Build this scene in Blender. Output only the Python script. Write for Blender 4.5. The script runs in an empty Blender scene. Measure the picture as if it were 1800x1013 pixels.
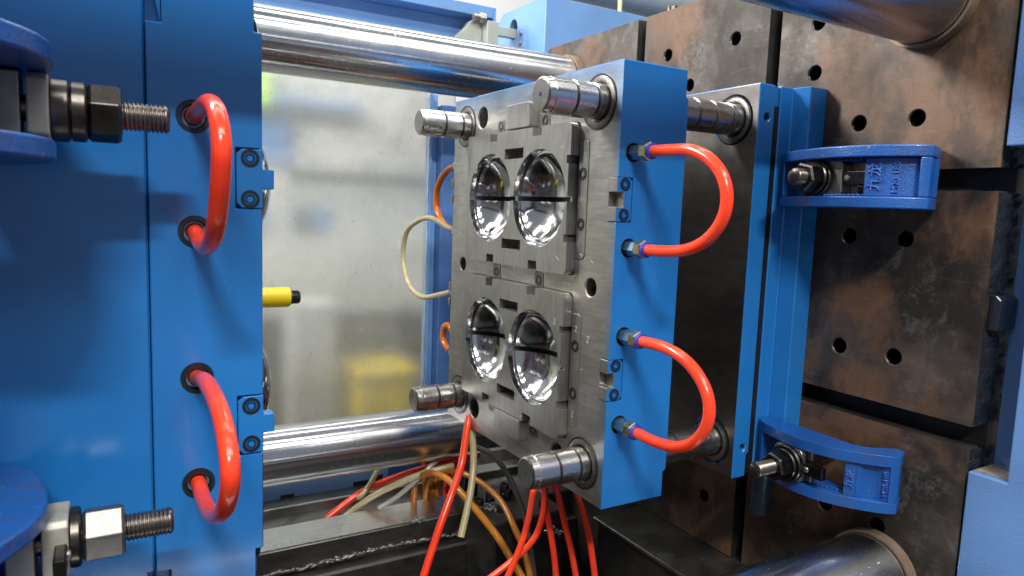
import bpy, bmesh, math, random
from mathutils import Vector, Matrix, noise
random.seed(7)
S = 0.001                       # everything below is written in millimetres
PI = math.pi
sc = bpy.context.scene
COL = sc.collection

# ------------------------------------------------------------------ camera
cam = bpy.data.cameras.new("camera"); co = bpy.data.objects.new("camera", cam); COL.objects.link(co)
yaw, pit, rol = 0.530933276, -0.111695334, 0.0366717822
fw = Vector((math.sin(yaw)*math.cos(pit), math.cos(yaw)*math.cos(pit), math.sin(pit)))
rt = Vector((math.cos(yaw), -math.sin(yaw), 0)); up = rt.cross(fw)
r2 = math.cos(rol)*rt + math.sin(rol)*up; u2 = -math.sin(rol)*rt + math.cos(rol)*up
M = Matrix((r2, u2, -fw)).transposed().to_4x4(); M.translation = Vector((-.450, -.5632, .3132))
co.matrix_world = M
cam.sensor_width = 36; cam.lens = 36*1231/1800; cam.clip_start = .01; cam.clip_end = 60
cam.dof.use_dof = True; cam.dof.focus_distance = 0.85; cam.dof.aperture_fstop = 16.0
sc.camera = co

# ------------------------------------------------------------------ light
sc.view_settings.view_transform = 'Standard'; sc.view_settings.look = 'None'
sc.view_settings.exposure = 0.0; sc.view_settings.gamma = 1
sc.render.engine = 'CYCLES'
w = bpy.data.worlds.new("World"); sc.world = w; w.use_nodes = True
w.node_tree.nodes['Background'].inputs[0].default_value = (.80, .88, 1, 1)
w.node_tree.nodes['Background'].inputs[1].default_value = 0.34
def lamp(name, loc, target, sx, sy, power, col=(1, .97, .92)):
    l = bpy.data.lights.new(name, 'AREA'); l.shape = 'RECTANGLE'; l.size = sx; l.size_y = sy; l.energy = power; l.color = col
    o = bpy.data.objects.new(name, l); COL.objects.link(o); o.location = loc
    d = (Vector(target)-Vector(loc)).normalized()
    x = Vector((1, 0, 0)) - d*d.x; x.normalize()
    o.matrix_world = Matrix((x, (-d).cross(x), -d)).transposed().to_4x4(); o.matrix_world.translation = Vector(loc)
    return o
lamp("hall_and_fill_lamp", (-.95, -2.1, 2.1), (-.1, 0, .2), .55, .10, 66)
lamp("hall_and_fill_lamp", (-.3, -1.6, 2.7), (-.2, 0, .2), 3.2, .5, 100)  # added fill from behind the camera, lifts the shaded near faces
lamp("hall_and_fill_lamp", (-2.1, 1.6, 1.9), (0, .2, .3), .25, .6, 62)
for yy, pw in ((-.5, 20), (.8, 30), (2.0, 34)):
    lamp("hall_and_fill_lamp", (-.2, yy, 2.7), (-.2, yy*.7, 0), 3.2, .30, pw)
lamp("hall_and_fill_lamp", (-.9, .80, 1.25), (0, 1.35, 0), .6, .12, 30)  # added lamp, unseen, brightens the things behind the window
lamp("hall_and_fill_lamp", (.4, 2.2, 3.0), (.4, 3.9, 2.2), 3.0, .3, 75)  # added lamp, unseen, whitens the far wall

# ------------------------------------------------------------------ materials
class _M(dict):
    def __missing__(s, k): s[k] = bpy.data.materials.new(k); return s[k]
MATS = _M()
class N:
    def __init__(s, name):
        s.m = MATS[name]; s.m.use_nodes = True; s.t = s.m.node_tree
        s.b = s.t.nodes['Principled BSDF']; s.c = s.new('ShaderNodeTexCoord')
    def new(s, k, **kw):
        n = s.t.nodes.new(k)
        for a, v in kw.items(): setattr(n, a, v)
        return n
    def l(s, a, b): s.t.links.new(a, b)
    def map(s, sc_=(1, 1, 1), rot=(0, 0, 0)):
        m = s.new('ShaderNodeMapping'); m.inputs['Scale'].default_value = sc_; m.inputs['Rotation'].default_value = rot
        s.l(s.c.outputs['Object'], m.inputs[0]); return m.outputs[0]
    def noise(s, scale, detail=6, rough=.6, sc_=(1, 1, 1), dist=0, rot=(0, 0, 0)):
        n = s.new('ShaderNodeTexNoise'); n.inputs['Scale'].default_value = scale; n.inputs['Detail'].default_value = detail
        n.inputs['Roughness'].default_value = rough; n.inputs['Distortion'].default_value = dist
        s.l(s.map(sc_, rot), n.inputs['Vector']); return n.outputs['Fac']
    def voro(s, scale, feat='F1', sc_=(1, 1, 1)):
        n = s.new('ShaderNodeTexVoronoi', feature=feat); n.inputs['Scale'].default_value = scale
        s.l(s.map(sc_), n.inputs['Vector']); return n.outputs['Distance']
    def ramp(s, f, *stops, const=False):
        r = s.new('ShaderNodeValToRGB'); e = r.color_ramp.elements
        while len(e) < len(stops): e.new(.5)
        for q, (p, c) in zip(e, stops):
            q.position = p; q.color = (c, c, c, 1) if isinstance(c, (int, float)) else (*c, 1)
        if const: r.color_ramp.interpolation = 'CONSTANT'
        s.l(f, r.inputs[0]); return r.outputs[0]
    def mix(s, f, a, b, mode='MIX'):
        n = s.new('ShaderNodeMix', data_type='RGBA', blend_type=mode)
        for sock, v in ((0, f), (6, a), (7, b)):
            if isinstance(v, (int, float)): n.inputs[sock].default_value = v if sock == 0 else (v, v, v, 1)
            elif isinstance(v, tuple): n.inputs[sock].default_value = (*v, 1)
            else: s.l(v, n.inputs[sock])
        return n.outputs[2]
    def set(s, **kw):
        for k, v in kw.items():
            i = s.b.inputs[k.replace('_', ' ')]
            if isinstance(v, (int, float)): i.default_value = v
            elif isinstance(v, tuple): i.default_value = (*v, 1)
            else: s.l(v, i)
        return s
    def bump(s, f, strength=.2, dist=.001):
        b = s.new('ShaderNodeBump'); b.inputs['Strength'].default_value = strength; b.inputs['Distance'].default_value = dist
        s.l(f, b.inputs['Height']); s.l(b.outputs[0], s.b.inputs['Normal']); return s

def paint(name, c, c2, rough=.28, dirt=0.0, bumpy=.05, dirtcol=(.05, .05, .05)):
    n = N(name)
    col = n.mix(n.ramp(n.noise(6, 4), (.35, 0), (.7, 1)), c, c2)
    if dirt:
        f = n.ramp(n.noise(9, 10, .75, dist=.6), (.52, 0), (.75, dirt)); col = n.mix(f, col, dirtcol)
        f2 = n.ramp(n.noise(260, 3, .7), (.70, 0), (.74, min(1, dirt*1.6))); col = n.mix(f2, col, (.03, .03, .035))
    r = n.ramp(n.noise(22, 6, .7), (.3, rough*.8), (.75, rough*1.5))
    n.set(Base_Color=col, Roughness=r, Metallic=0, Coat_Weight=.25, Coat_Roughness=.12).bump(n.noise(420, 3), bumpy, .0006)
    return n
paint('mold_blue', (.011, .136, .405), (.015, .158, .46), .22)
_p = N.__new__(N); _p.m = MATS['mold_blue']; _p.t = _p.m.node_tree; _p.b = _p.t.nodes['Principled BSDF']; _p.c = _p.new('ShaderNodeTexCoord')
_s = _p.b.inputs['Base Color'].links[0].from_socket
_f = _p.mix(1.0, _p.ramp(_p.noise(210, 3, .7), (.725, 0), (.745, .7)), _p.ramp(_p.noise(30, 4, .7), (.5, 0), (.6, 1)), 'MULTIPLY')
_s2 = _p.mix(_p.mix(1.0, _f, _p.ramp(_p.noise(70, 5, .8, (1, 1, .12)), (.70, 0), (.74, .35)), 'LIGHTEN'), _s, (.10, .20, .36))
_p.set(Base_Color=_p.mix(_p.ramp(_p.noise(5, 9, .7), (.50, 0), (.72, .25)), _s2, (.010, .095, .28)))
paint('clamp_blue', (.006, .068, .27), (.010, .088, .34), .36, .85, .9, (.05, .045, .04))
_q = N.__new__(N); _q.m = MATS['clamp_blue']; _q.t = _q.m.node_tree; _q.b = _q.t.nodes['Principled BSDF']; _q.c = _q.new('ShaderNodeTexCoord')
_s = _q.b.inputs['Base Color'].links[0].from_socket
_f = _q.ramp(_q.noise(48, 9, .72, dist=.4), (.655, 0), (.672, .9)); _f2 = _q.ramp(_q.noise(150, 6, .8), (.66, 0), (.69, .8))
_q.set(Base_Color=_q.mix(_q.mix(1.0, _f, _f2, 'LIGHTEN'), _s, (.26, .23, .20)))
paint('machine_blue', (.115, .25, .50), (.15, .30, .58), .42, .35, .12, (.16, .18, .24))
paint('guard_blue', (.085, .19, .42), (.11, .225, .48), .45, .4, .6, (.10, .12, .16))
paint('dark_guard', (.05, .10, .30), (.07, .13, .36), .4, .5, .1)
paint('greengrey', (.30, .32, .29), (.36, .38, .33), .4, .2)
paint('white_paint', (.50, .50, .47), (.58, .58, .55), .5, .15)
paint('yellow_paint', (.86, .62, .004), (.90, .68, .01), .35, .1)
paint('lime_glow_paint', (.35, .75, .12), (.55, .80, .15), .4)
paint('grey_pipe', (.30, .32, .32), (.38, .40, .40), .3, .4)
paint('cast_dark', (.010, .014, .022), (.022, .028, .04), .25, .5, .2, (.06, .06, .05))

def steel(name, c1, c2, rlo, rhi, streak=(1, 1, 1), sscale=300, blot=8, bmp=.05, stain=None):
    n = N(name)
    col = n.mix(n.ramp(n.noise(blot, 8, .65, dist=.5), (.3, 0), (.72, 1)), c1, c2)
    st = n.noise(sscale, 4, .6, streak)
    col = n.mix(.06 if name == 'pin_steel' else .25, col, n.ramp(st, (.3, .25), (.7, .95)), 'OVERLAY')
    if stain: col = n.mix(n.ramp(n.noise(11, 9, .7, dist=1), (.55, 0), (.72, stain[1])), col, stain[0])
    r = n.ramp(n.noise(16, 7, .7, dist=.4), (.3, rlo), (.75, rhi))
    n.set(Base_Color=col, Metallic=.82 if name in ('plate_face', 'insert_steel', 'block_steel', 'bush_steel') else 1.0, Roughness=r).bump(st, bmp, .0004)
    return n
steel('plate_steel', (.40, .39, .37), (.56, .55, .53), .26, .42, (1, .12, 1), 260, 9, .10)
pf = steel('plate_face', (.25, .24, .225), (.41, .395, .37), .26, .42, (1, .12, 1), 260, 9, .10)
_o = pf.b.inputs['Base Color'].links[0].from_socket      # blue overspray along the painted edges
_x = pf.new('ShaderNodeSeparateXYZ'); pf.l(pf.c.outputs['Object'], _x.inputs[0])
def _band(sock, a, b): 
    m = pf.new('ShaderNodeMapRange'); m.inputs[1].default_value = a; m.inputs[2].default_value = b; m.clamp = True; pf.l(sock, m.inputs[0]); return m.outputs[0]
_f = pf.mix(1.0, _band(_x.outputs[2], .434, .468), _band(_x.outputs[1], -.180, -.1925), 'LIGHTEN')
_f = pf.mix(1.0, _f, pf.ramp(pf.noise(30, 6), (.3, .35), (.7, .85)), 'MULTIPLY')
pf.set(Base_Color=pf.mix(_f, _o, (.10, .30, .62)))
steel('insert_steel', (.235, .23, .215), (.335, .325, .31), .28, .40, (1, 1, .10), 300, 10, .06)
steel('block_steel', (.23, .225, .215), (.34, .33, .32), .28, .42, (1, 1, .10), 300, 12, .06)
steel('back_plate_steel', (.13, .12, .115), (.22, .205, .19), .32, .5, (1, .2, .6), 160, 6, .06)
steel('pin_steel', (.46, .45, .43), (.56, .55, .53), .22, .34, (.05, 1, 1), 350, 12, .008)
steel('bush_steel', (.15, .145, .14), (.21, .205, .20), .3, .42, (1, 1, 1), 300, 12, .03)
steel('clamp_steel', (.30, .285, .25), (.46, .44, .39), .38, .55, (1, 1, 1), 120, 25, .12, ((.08, .06, .04), .7))
steel('pale_lit_block', (.30, .29, .25), (.44, .42, .37), .42, .6, (1, 1, 1), 120, 25, .2, ((.16, .13, .09), .5))  # beige block steel, lightened for the light on its near side
MATS['pale_lit_block'].node_tree.nodes['Principled BSDF'].inputs['Metallic'].default_value = .35
steel('lit_nut', (.15, .145, .14), (.27, .26, .25), .34, .5, (1, 1, 1), 130, 30, .12)  # nut steel lightened in colour to look lit
steel('black_steel', (.05, .045, .04), (.11, .10, .09), .24, .40, (1, 1, 1), 150, 30, .08)
steel('thread_steel', (.16, .14, .12), (.26, .23, .20), .25, .40, (1, 1, 1), 150, 30, .05)
steel('brass', (.42, .36, .20), (.56, .49, .30), .22, .38, (1, 1, 1), 150, 30, .05)
steel('rail_steel', (.62, .63, .62), (.78, .79, .78), .22, .38, (.04, 1, 1), 220, 5, .05, ((.16, .16, .15), .9))
steel('bed_steel', (.20, .20, .18), (.36, .36, .34), .3, .55, (.1, 1, 1), 120, 8, .15, ((.07, .05, .04), .8))
steel('bed_dark', (.10, .094, .088), (.20, .185, .17), .35, .6, (.1, 1, 1), 120, 10, .3, ((.09, .05, .02), .6))
steel('weld', (.16, .155, .15), (.34, .33, .32), .38, .6, (1, 1, 1), 300, 40, .5)
# hard chromed tie bars: mirror with fine circumferential and lengthwise scratches
n = N('tie_chrome')
rr = n.ramp(n.noise(14, 8, .7, (.35, 1, 1), .4), (.35, .16), (.72, .30))
sp = n.ramp(n.noise(330, 2, .8, (.6, 1, 1)), (.69, 0), (.73, 1))
n.set(Base_Color=n.mix(n.ramp(n.noise(40, 8, .75, (.12, 1, 1)), (.54, 0), (.70, .55)), n.mix(sp, (.60, .61, .63), (.85, .85, .86)), (.30, .29, .28)), Metallic=1.0, Roughness=n.mix(sp, rr, .45)).bump(n.noise(500, 3, .6, (.03, 1, 1)), .06, .0003)
tg = n.new('ShaderNodeTangent', direction_type='RADIAL', axis='X'); n.l(tg.outputs[0], n.b.inputs['Tangent']); n.set(Anisotropic=.75, Anisotropic_Rotation=.25)
n = N('cavity_mirror')
n.set(Base_Color=(.54, .54, .54), Metallic=1.0, Roughness=n.ramp(n.noise(60, 8, .7), (.35, .08), (.8, .20)))
n = N('worn_letter'); n.set(Base_Color=n.mix(n.ramp(n.noise(160, 6, .7), (.45, 0), (.6, 1)), (.02, .09, .42), (.10, .19, .50)), Roughness=.4)
n = N('groove_dark'); n.set(Base_Color=(.012, .012, .013), Roughness=.5, Metallic=0.3)
n = N('rubber_and_gap_black'); n.set(Base_Color=(.010, .010, .011), Roughness=.35)  # black rubber; also stands in for shade inside gaps and slots
n = N('ring_grey'); n.set(Base_Color=(.12, .20, .30), Roughness=.3, Metallic=.3)
n = N('collet_blue'); n.set(Base_Color=(.02, .045, .38), Roughness=.35)
n = N('marker_ink'); n.set(Base_Color=(.55, .55, .53), Roughness=.6)
n = N('stamp_dark'); n.set(Base_Color=(.03, .03, .03), Roughness=.6)
def hose_mat(name, c, c2, sss=.25, rough=.22, trans=0.0, dirt=0.0):
    n = N(name)
    col = n.mix(n.ramp(n.noise(14, 5), (.35, 0), (.7, 1)), c, c2)
    if dirt: col = n.mix(n.ramp(n.noise(90, 6, .8), (.6, 0), (.75, dirt)), col, (.03, .02, .01))
    n.set(Base_Color=col, Roughness=rough, Subsurface_Weight=sss, Subsurface_Scale=.004, Transmission_Weight=trans, IOR=1.45)
    n.b.inputs['Subsurface Radius'].default_value = (1, .25, .1)
hose_mat('hose_red', (.84, .048, .018), (.90, .082, .026), .35, .2, .06, .12)
hose_mat('hose_amber', (.50, .16, .015), (.60, .24, .03), .2, .2, .25, .5)
hose_mat('hose_orange', (.70, .16, .012), (.75, .22, .02), .2, .2, .15, .2)
hose_mat('hose_cream', (.58, .50, .28), (.68, .62, .40), .3, .18, .4, .4)
hose_mat('hose_clear', (.55, .55, .50), (.65, .64, .58), .1, .12, .55, .2)
hose_mat('hose_smoke', (.10, .09, .09), (.16, .14, .13), .1, .2, .3, .2)

# worn rusty platen
n = N('platen_steel')
base = n.mix(n.ramp(n.noise(5.5, 12, .66, dist=.15), (.42, 0), (.56, 1)), (.032, .026, .021), (.088, .073, .062))
base = n.mix(n.ramp(n.noise(19, 14, .78, dist=.25), (.52, 0), (.60, .55)), base, (.165, .152, .142))
rust = n.ramp(n.noise(4.6, 12, .62, dist=.1, rot=(.4, .2, .7)), (.49, 0), (.58, .88))
base = n.mix(rust, base, n.mix(n.noise(40, 8, .7), (.10, .050, .026), (.19, .098, .052)))
dark = n.ramp(n.noise(3.6, 10, .62, dist=.2, rot=(1.1, .5, .2)), (.51, 0), (.575, .72))
base = n.mix(dark, base, (.022, .018, .015))
drip = n.ramp(n.noise(34, 6, .6, (1, 1, .10)), (.56, 0), (.72, .35)); base = n.mix(drip, base, (.05, .04, .032))
scr = n.ramp(n.noise(210, 6, .85, (1, .35, 1)), (.60, 0), (.70, .38))
base = n.mix(scr, base, (.20, .185, .17))
rub = n.ramp(n.noise(420, 3, .6, (1, .04, .5), rot=(.5, 0, 0)), (.62, 0), (.72, .13)); base = n.mix(rub, base, (.24, .225, .21))
spk = n.ramp(n.voro(190), (.03, .6), (.07, 0)); base = n.mix(spk, base, (.02, .018, .016))
oil = n.ramp(n.noise(9, 10, .7, (1, 1, .45), rot=(0, .3, 0)), (.53, 0), (.60, .65)); base = n.mix(oil, base, (.018, .015, .013))
n.set(Base_Color=base, Metallic=n.ramp(rust, (0, .45), (1, .08)), Roughness=n.ramp(n.noise(24, 8, .7), (.3, .38), (.75, .68)))
n.bump(n.noise(180, 8, .75), .3, .0006)
n = N('cast_side')
chips = n.ramp(n.noise(230, 6, .8), (.60, 0), (.66, 1))
mask = n.ramp(n.noise(14, 4, .6), (.40, 0), (.55, 1))
f = n.mix(1.0, chips, mask, 'MULTIPLY')
n.set(Base_Color=n.mix(f, (.008, .012, .020), (.16, .17, .18)), Roughness=n.ramp(n.noise(80, 5), (.3, .18), (.7, .45)), Metallic=.2)
n.bump(n.noise(150, 8, .8), 1.0, .003)
n = N('concrete'); n.set(Base_Color=n.mix(n.noise(3, 8), (.045, .045, .047), (.085, .085, .083)), Roughness=.6)
n = N('wall_white'); n.set(Base_Color=n.mix(n.noise(1.2, 5), (.62, .63, .64), (.74, .75, .76)), Roughness=.8)
n = N('bed_black'); n.set(Base_Color=n.mix(n.ramp(n.noise(18, 9, .7), (.4, 0), (.75, 1)), (.010, .010, .010), (.045, .042, .038)), Roughness=n.ramp(n.noise(30, 6), (.3, .3), (.7, .6)))
n = N('oil_black'); n.set(Base_Color=(.008, .008, .008), Roughness=.55)
n = N('label_white'); n.set(Base_Color=(.8, .8, .78), Roughness=.4)
# dirty, frosted guard window
n = N('frosted_glass')
n.set(Base_Color=(.92, .93, .91), Roughness=.34, Transmission_Weight=1.0, IOR=1.12)
dif = n.new('ShaderNodeBsdfDiffuse'); dcol = n.mix(n.ramp(n.noise(5, 8, .7, dist=.2), (.4, 0), (.65, 1)), (.47, .51, .53), (.64, .64, .60))
_x = n.new('ShaderNodeSeparateXYZ'); n.l(n.c.outputs['Object'], _x.inputs[0])
_mr = n.new('ShaderNodeMapRange'); _mr.inputs[1].default_value = .36; _mr.inputs[2].default_value = .06; n.l(_x.outputs[2], _mr.inputs[0])
dcol = n.mix(n.mix(1.0, _mr.outputs[0], n.ramp(n.noise(9, 9, .75), (.35, .3), (.65, 1)), 'MULTIPLY'), dcol, (.44, .42, .32))
n.l(dcol, dif.inputs[0])
tl = n.new('ShaderNodeBsdfTranslucent'); n.l(dcol, tl.inputs[0])
mx0 = n.new('ShaderNodeMixShader'); mx0.inputs[0].default_value = .5; n.l(dif.outputs[0], mx0.inputs[1]); n.l(tl.outputs[0], mx0.inputs[2])
sm = n.ramp(n.noise(7, 14, .80, dist=.25), (.40, .14), (.62, .42))
spk = n.ramp(n.noise(150, 2, .6), (.685, 0), (.71, .9)); sm = n.mix(1.0, sm, spk, 'LIGHTEN')
scrw = n.ramp(n.noise(45, 6, .8, (.25, 1, 1), rot=(0, .6, 0)), (.64, 0), (.68, .75)); sm = n.mix(1.0, sm, scrw, 'LIGHTEN')
mx = n.new('ShaderNodeMixShader'); n.l(sm, mx.inputs[0]); n.l(n.b.outputs[0], mx.inputs[1]); n.l(mx0.outputs[0], mx.inputs[2])
ds = n.new('ShaderNodeBsdfDiffuse'); ds.inputs[0].default_value = (.05, .045, .03, 1)
m3 = n.new('ShaderNodeMixShader'); fd = n.ramp(n.noise(75, 12, .85, (1, 1, .5), rot=(0, -.7, 0)), (.575, 0), (.66, .65))
fd = n.mix(1.0, fd, n.ramp(_mr.outputs[0], (0, .12), (.9, 1)), 'MULTIPLY'); n.l(fd, m3.inputs[0]); n.l(mx.outputs[0], m3.inputs[1]); n.l(ds.outputs[0], m3.inputs[2]); mx = m3
n.l(mx.outputs[0], n.t.nodes['Material Output'].inputs['Surface'])

# ------------------------------------------------------------------ helpers
ORG = {}
def tag(o, label=None, cat=None, group=None, kind=None):
    if label: o['label'] = label
    if cat: o['category'] = cat
    if group: o['group'] = group
    if kind: o['kind'] = kind
    return o
def thing(name, loc, label, cat, group=None):
    o = bpy.data.objects.new(name, None); COL.objects.link(o); o.location = Vector(loc)*S
    o.empty_display_size = .02; ORG[o] = Vector(loc); return tag(o, label, cat, group)
def B(): return bmesh.new()
def obj(name, bm, mat, parent=None, smooth=False, bevel=0, seg=1, origin=None, ang=35):
    """bm in world millimetres; the object's origin is its parent's (or `origin`)"""
    po = ORG.get(parent, Vector((0, 0, 0)))
    oo = Vector(origin) if origin is not None else (po if parent else Vector((0, 0, 0)))
    bmesh.ops.recalc_face_normals(bm, faces=bm.faces[:])
    me = bpy.data.meshes.new(name)
    for v in bm.verts: v.co = (v.co-oo)*S
    if smooth:
        for f in bm.faces: f.smooth = True
        for e in bm.edges:
            if len(e.link_faces) == 2 and e.calc_face_angle(0) > math.radians(ang): e.smooth = False
    bm.to_mesh(me); bm.free()
    me.materials.append(MATS[mat])
    o = bpy.data.objects.new(name, me); COL.objects.link(o); ORG[o] = oo
    if parent: o.parent = parent
    o.location = (oo-po)*S
    if bevel:
        b = o.modifiers.new('edge', 'BEVEL'); b.width = bevel*S; b.segments = seg; b.limit_method = 'ANGLE'; b.angle_limit = math.radians(40)
        b.harden_normals = False
    return o
def box(bm, x0, x1, y0, y1, z0, z1):
    vs = [bm.verts.new((x, y, z)) for x in (x0, x1) for y in (y0, y1) for z in (z0, z1)]
    for f in ((0, 1, 3, 2), (4, 6, 7, 5), (0, 4, 5, 1), (2, 3, 7, 6), (0, 2, 6, 4), (1, 5, 7, 3)): bm.faces.new([vs[i] for i in f])
    return bm
def boxm(*a): return box(B(), *a)
AX = {'X': lambda a, b, c: (a, b, c), 'Y': lambda a, b, c: (b, a, c), 'Z': lambda a, b, c: (b, c, a)}
def prism(bm, poly, axis, a0, a1):
    f = AX[axis]; lo = [bm.verts.new(f(a0, *p)) for p in poly]; hi = [bm.verts.new(f(a1, *p)) for p in poly]
    bm.faces.new(lo); bm.faces.new(hi[::-1]); n_ = len(poly)
    for i in range(n_): bm.faces.new((lo[i], hi[i], hi[(i+1) % n_], lo[(i+1) % n_]))
    return bm
def lathe(bm, prof, c, axis='X', seg=40, cap=True, a0=0, closed=False):
    """prof: (radius, axial) pairs; c: centre in the other two axes"""
    f = AX[axis]; rings = []
    for r, a in prof:
        if r < 1e-6: rings.append([bm.verts.new(f(a, *c))])
        else: rings.append([bm.verts.new(f(a, c[0]+r*math.cos(a0+2*PI*i/seg), c[1]+r*math.sin(a0+2*PI*i/seg))) for i in range(seg)])
    pairs = list(zip(rings, rings[1:]))
    if closed: pairs.append((rings[-1], rings[0]))
    for A, Bq in pairs:
        for i in range(seg):
            j = (i+1) % seg
            if len(A) == 1 and len(Bq) == 1: continue
            if len(A) == 1: bm.faces.new((A[0], Bq[i], Bq[j]))
            elif len(Bq) == 1: bm.faces.new((A[i], A[j], Bq[0]))
            else: bm.faces.new((A[i], A[j], Bq[j], Bq[i]))
    if cap and not closed:
        for R in (rings[0], rings[-1]):
            if len(R) > 2: bm.faces.new(R)
    return bm
def cyl(bm, r, a0, a1, c, axis='X', seg=32): return lathe(bm, [(r, a0), (r, a1)], c, axis, seg)
def rrect(y0, y1, z0, z1, r, seg=5, which=(1, 1, 1, 1)):
    out = []
    for k, (cy, cz, a) in enumerate(((y1-r, z1-r, 0), (y0+r, z1-r, 90), (y0+r, z0+r, 180), (y1-r, z0+r, 270))):
        if which[k]: out += [(cy+r*math.cos(math.radians(a+90*i/seg)), cz+r*math.sin(math.radians(a+90*i/seg))) for i in range(seg+1)]
        else: out.append(((y1, z1), (y0, z1), (y0, z0), (y1, z0))[k])
    return out
def cut(bm, *tools):
    """boolean difference, all in mm"""
    def mk(b, nm):
        bmesh.ops.recalc_face_normals(b, faces=b.faces[:]); me = bpy.data.meshes.new(nm); b.to_mesh(me); b.free()
        o = bpy.data.objects.new(nm, me); COL.objects.link(o); return o
    base = mk(bm, 'tmp'); cs = [mk(t, 'tmpc') for t in tools]
    for c in cs:
        m = base.modifiers.new('b', 'BOOLEAN'); m.object = c; m.operation = 'DIFFERENCE'; m.solver = 'EXACT'
    dg = bpy.context.evaluated_depsgraph_get(); dg.update()
    me = bpy.data.meshes.new_from_object(base.evaluated_get(dg)); r = B(); r.from_mesh(me)
    for o in [base]+cs:
        d = o.data; bpy.data.objects.remove(o); bpy.data.meshes.remove(d)
    bpy.data.meshes.remove(me); return r
def smoothpath(pts, n_=8):
    P = [Vector(p) for p in pts]; P = [P[0]*2-P[1]]+P+[P[-1]*2-P[-2]]; out = []
    for i in range(1, len(P)-2):
        for k in range(n_):
            t = k/n_; a, b, c, d = P[i-1:i+3]
            out.append(.5*((2*b)+(c-a)*t+(2*a-5*b+4*c-d)*t*t+(3*b-a-3*c+d)*t**3))
    out.append(P[-2]); return out
def tube(bm, pts, r, seg=14, n_=8):
    P = smoothpath(pts, n_); t0 = (P[1]-P[0]).normalized()
    nrm = t0.cross(Vector((.3, .1, 1))).normalized(); rings = []
    for i, p in enumerate(P):
        t = (P[min(i+1, len(P)-1)]-P[max(i-1, 0)]).normalized(); nrm = (nrm-t*nrm.dot(t)).normalized(); bn = t.cross(nrm)
        rings.append([bm.verts.new(p+r*(math.cos(2*PI*k/seg)*nrm+math.sin(2*PI*k/seg)*bn)) for k in range(seg)])
    for A, C_ in zip(rings, rings[1:]):
        for k in range(seg): bm.faces.new((A[k], A[(k+1) % seg], C_[(k+1) % seg], C_[k]))
    bm.faces.new(rings[0]); bm.faces.new(rings[-1][::-1]); return bm
def hexn(bm, af, a0, a1, c, axis='X', rot=0, ch=1.5):
    R = af/2/math.cos(PI/6); L = a1-a0; sg = 1 if L > 0 else -1
    return lathe(bm, [(R*.90, a0), (R, a0+ch*sg), (R, a1-ch*sg), (R*.90, a1)], c, axis, 6, a0=rot)
def text_bm(s, size, ext, rotm, loc):
    cu = bpy.data.curves.new('t', 'FONT'); cu.body = s; cu.size = size; cu.extrude = ext; cu.align_x = 'CENTER'; cu.align_y = 'CENTER'; cu.resolution_u = 2
    o = bpy.data.objects.new('t', cu); COL.objects.link(o); dg = bpy.context.evaluated_depsgraph_get(); dg.update()
    me = bpy.data.meshes.new_from_object(o.evaluated_get(dg)); b = B(); b.from_mesh(me)
    bpy.data.objects.remove(o); bpy.data.meshes.remove(me); bpy.data.curves.remove(cu)
    b.transform(Matrix.Translation(Vector(loc)) @ rotm.to_4x4()); return b
# text facing -X, reading along -Y (right side of the text towards the viewer's right)
FACE_X = Matrix(((0, 0, -1), (-1, 0, 0), (0, 1, 0)))
def socket_screw(name, c, x, r, parent, mat='black_steel', axis='X', d=1, depth=1.5):
    """cap screw head seen from -axis side, recessed hex socket"""
    rs = r*.56
    b = lathe(B(), [(r*.9, x+6*d), (r*.98, x+1*d), (r*.9, x), (rs*1.15, x), (rs, x+.6*d)], c, axis, 24, cap=False)
    s6 = lathe(B(), [(rs*1.15, x+.02*d), (rs, x+.5*d), (rs, x+r*.8*d), (0, x+r*.8*d)], c, axis, 6, cap=False)
    o = obj(name, b, mat, parent, smooth=True)
    if ORG.get(parent) is not None and parent.parent is None: obj('hex_socket', s6, 'rubber_and_gap_black', o)
    else:
        me = bpy.data.meshes.new('s'); s6.to_mesh(me); s6.free(); o.data.materials.append(MATS['rubber_and_gap_black'])
        bb = B(); bb.from_mesh(o.data); n0 = len(bb.faces); bb.free()
        k = B(); k.from_mesh(me)
        for v in k.verts: v.co = (v.co-ORG[o])*S
        m2 = bpy.data.meshes.new('s2'); k.to_mesh(m2); k.free(); bb = B(); bb.from_mesh(o.data); bb.from_mesh(m2); bb.faces.ensure_lookup_table()
        for f in bb.faces[n0:]: f.material_index = 1
        bb.to_mesh(o.data); bb.free()
    return o
def ring(bm, ro, ri, a0, a1, c, axis='X', seg=40):
    return lathe(bm, [(ro, a0), (ro, a1), (ri, a1), (ri, a0)], c, axis, seg, closed=True)

# ------------------------------------------------------------------ setting
fl = obj('floor', boxm(-5000, 6000, -5000, 4200, -1020, -1000), 'concrete'); tag(fl, kind='structure')
wl = obj('hall_wall', boxm(-5000, 6000, 3900, 4000, -1000, 4200), 'wall_white'); tag(wl, kind='structure')

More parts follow.
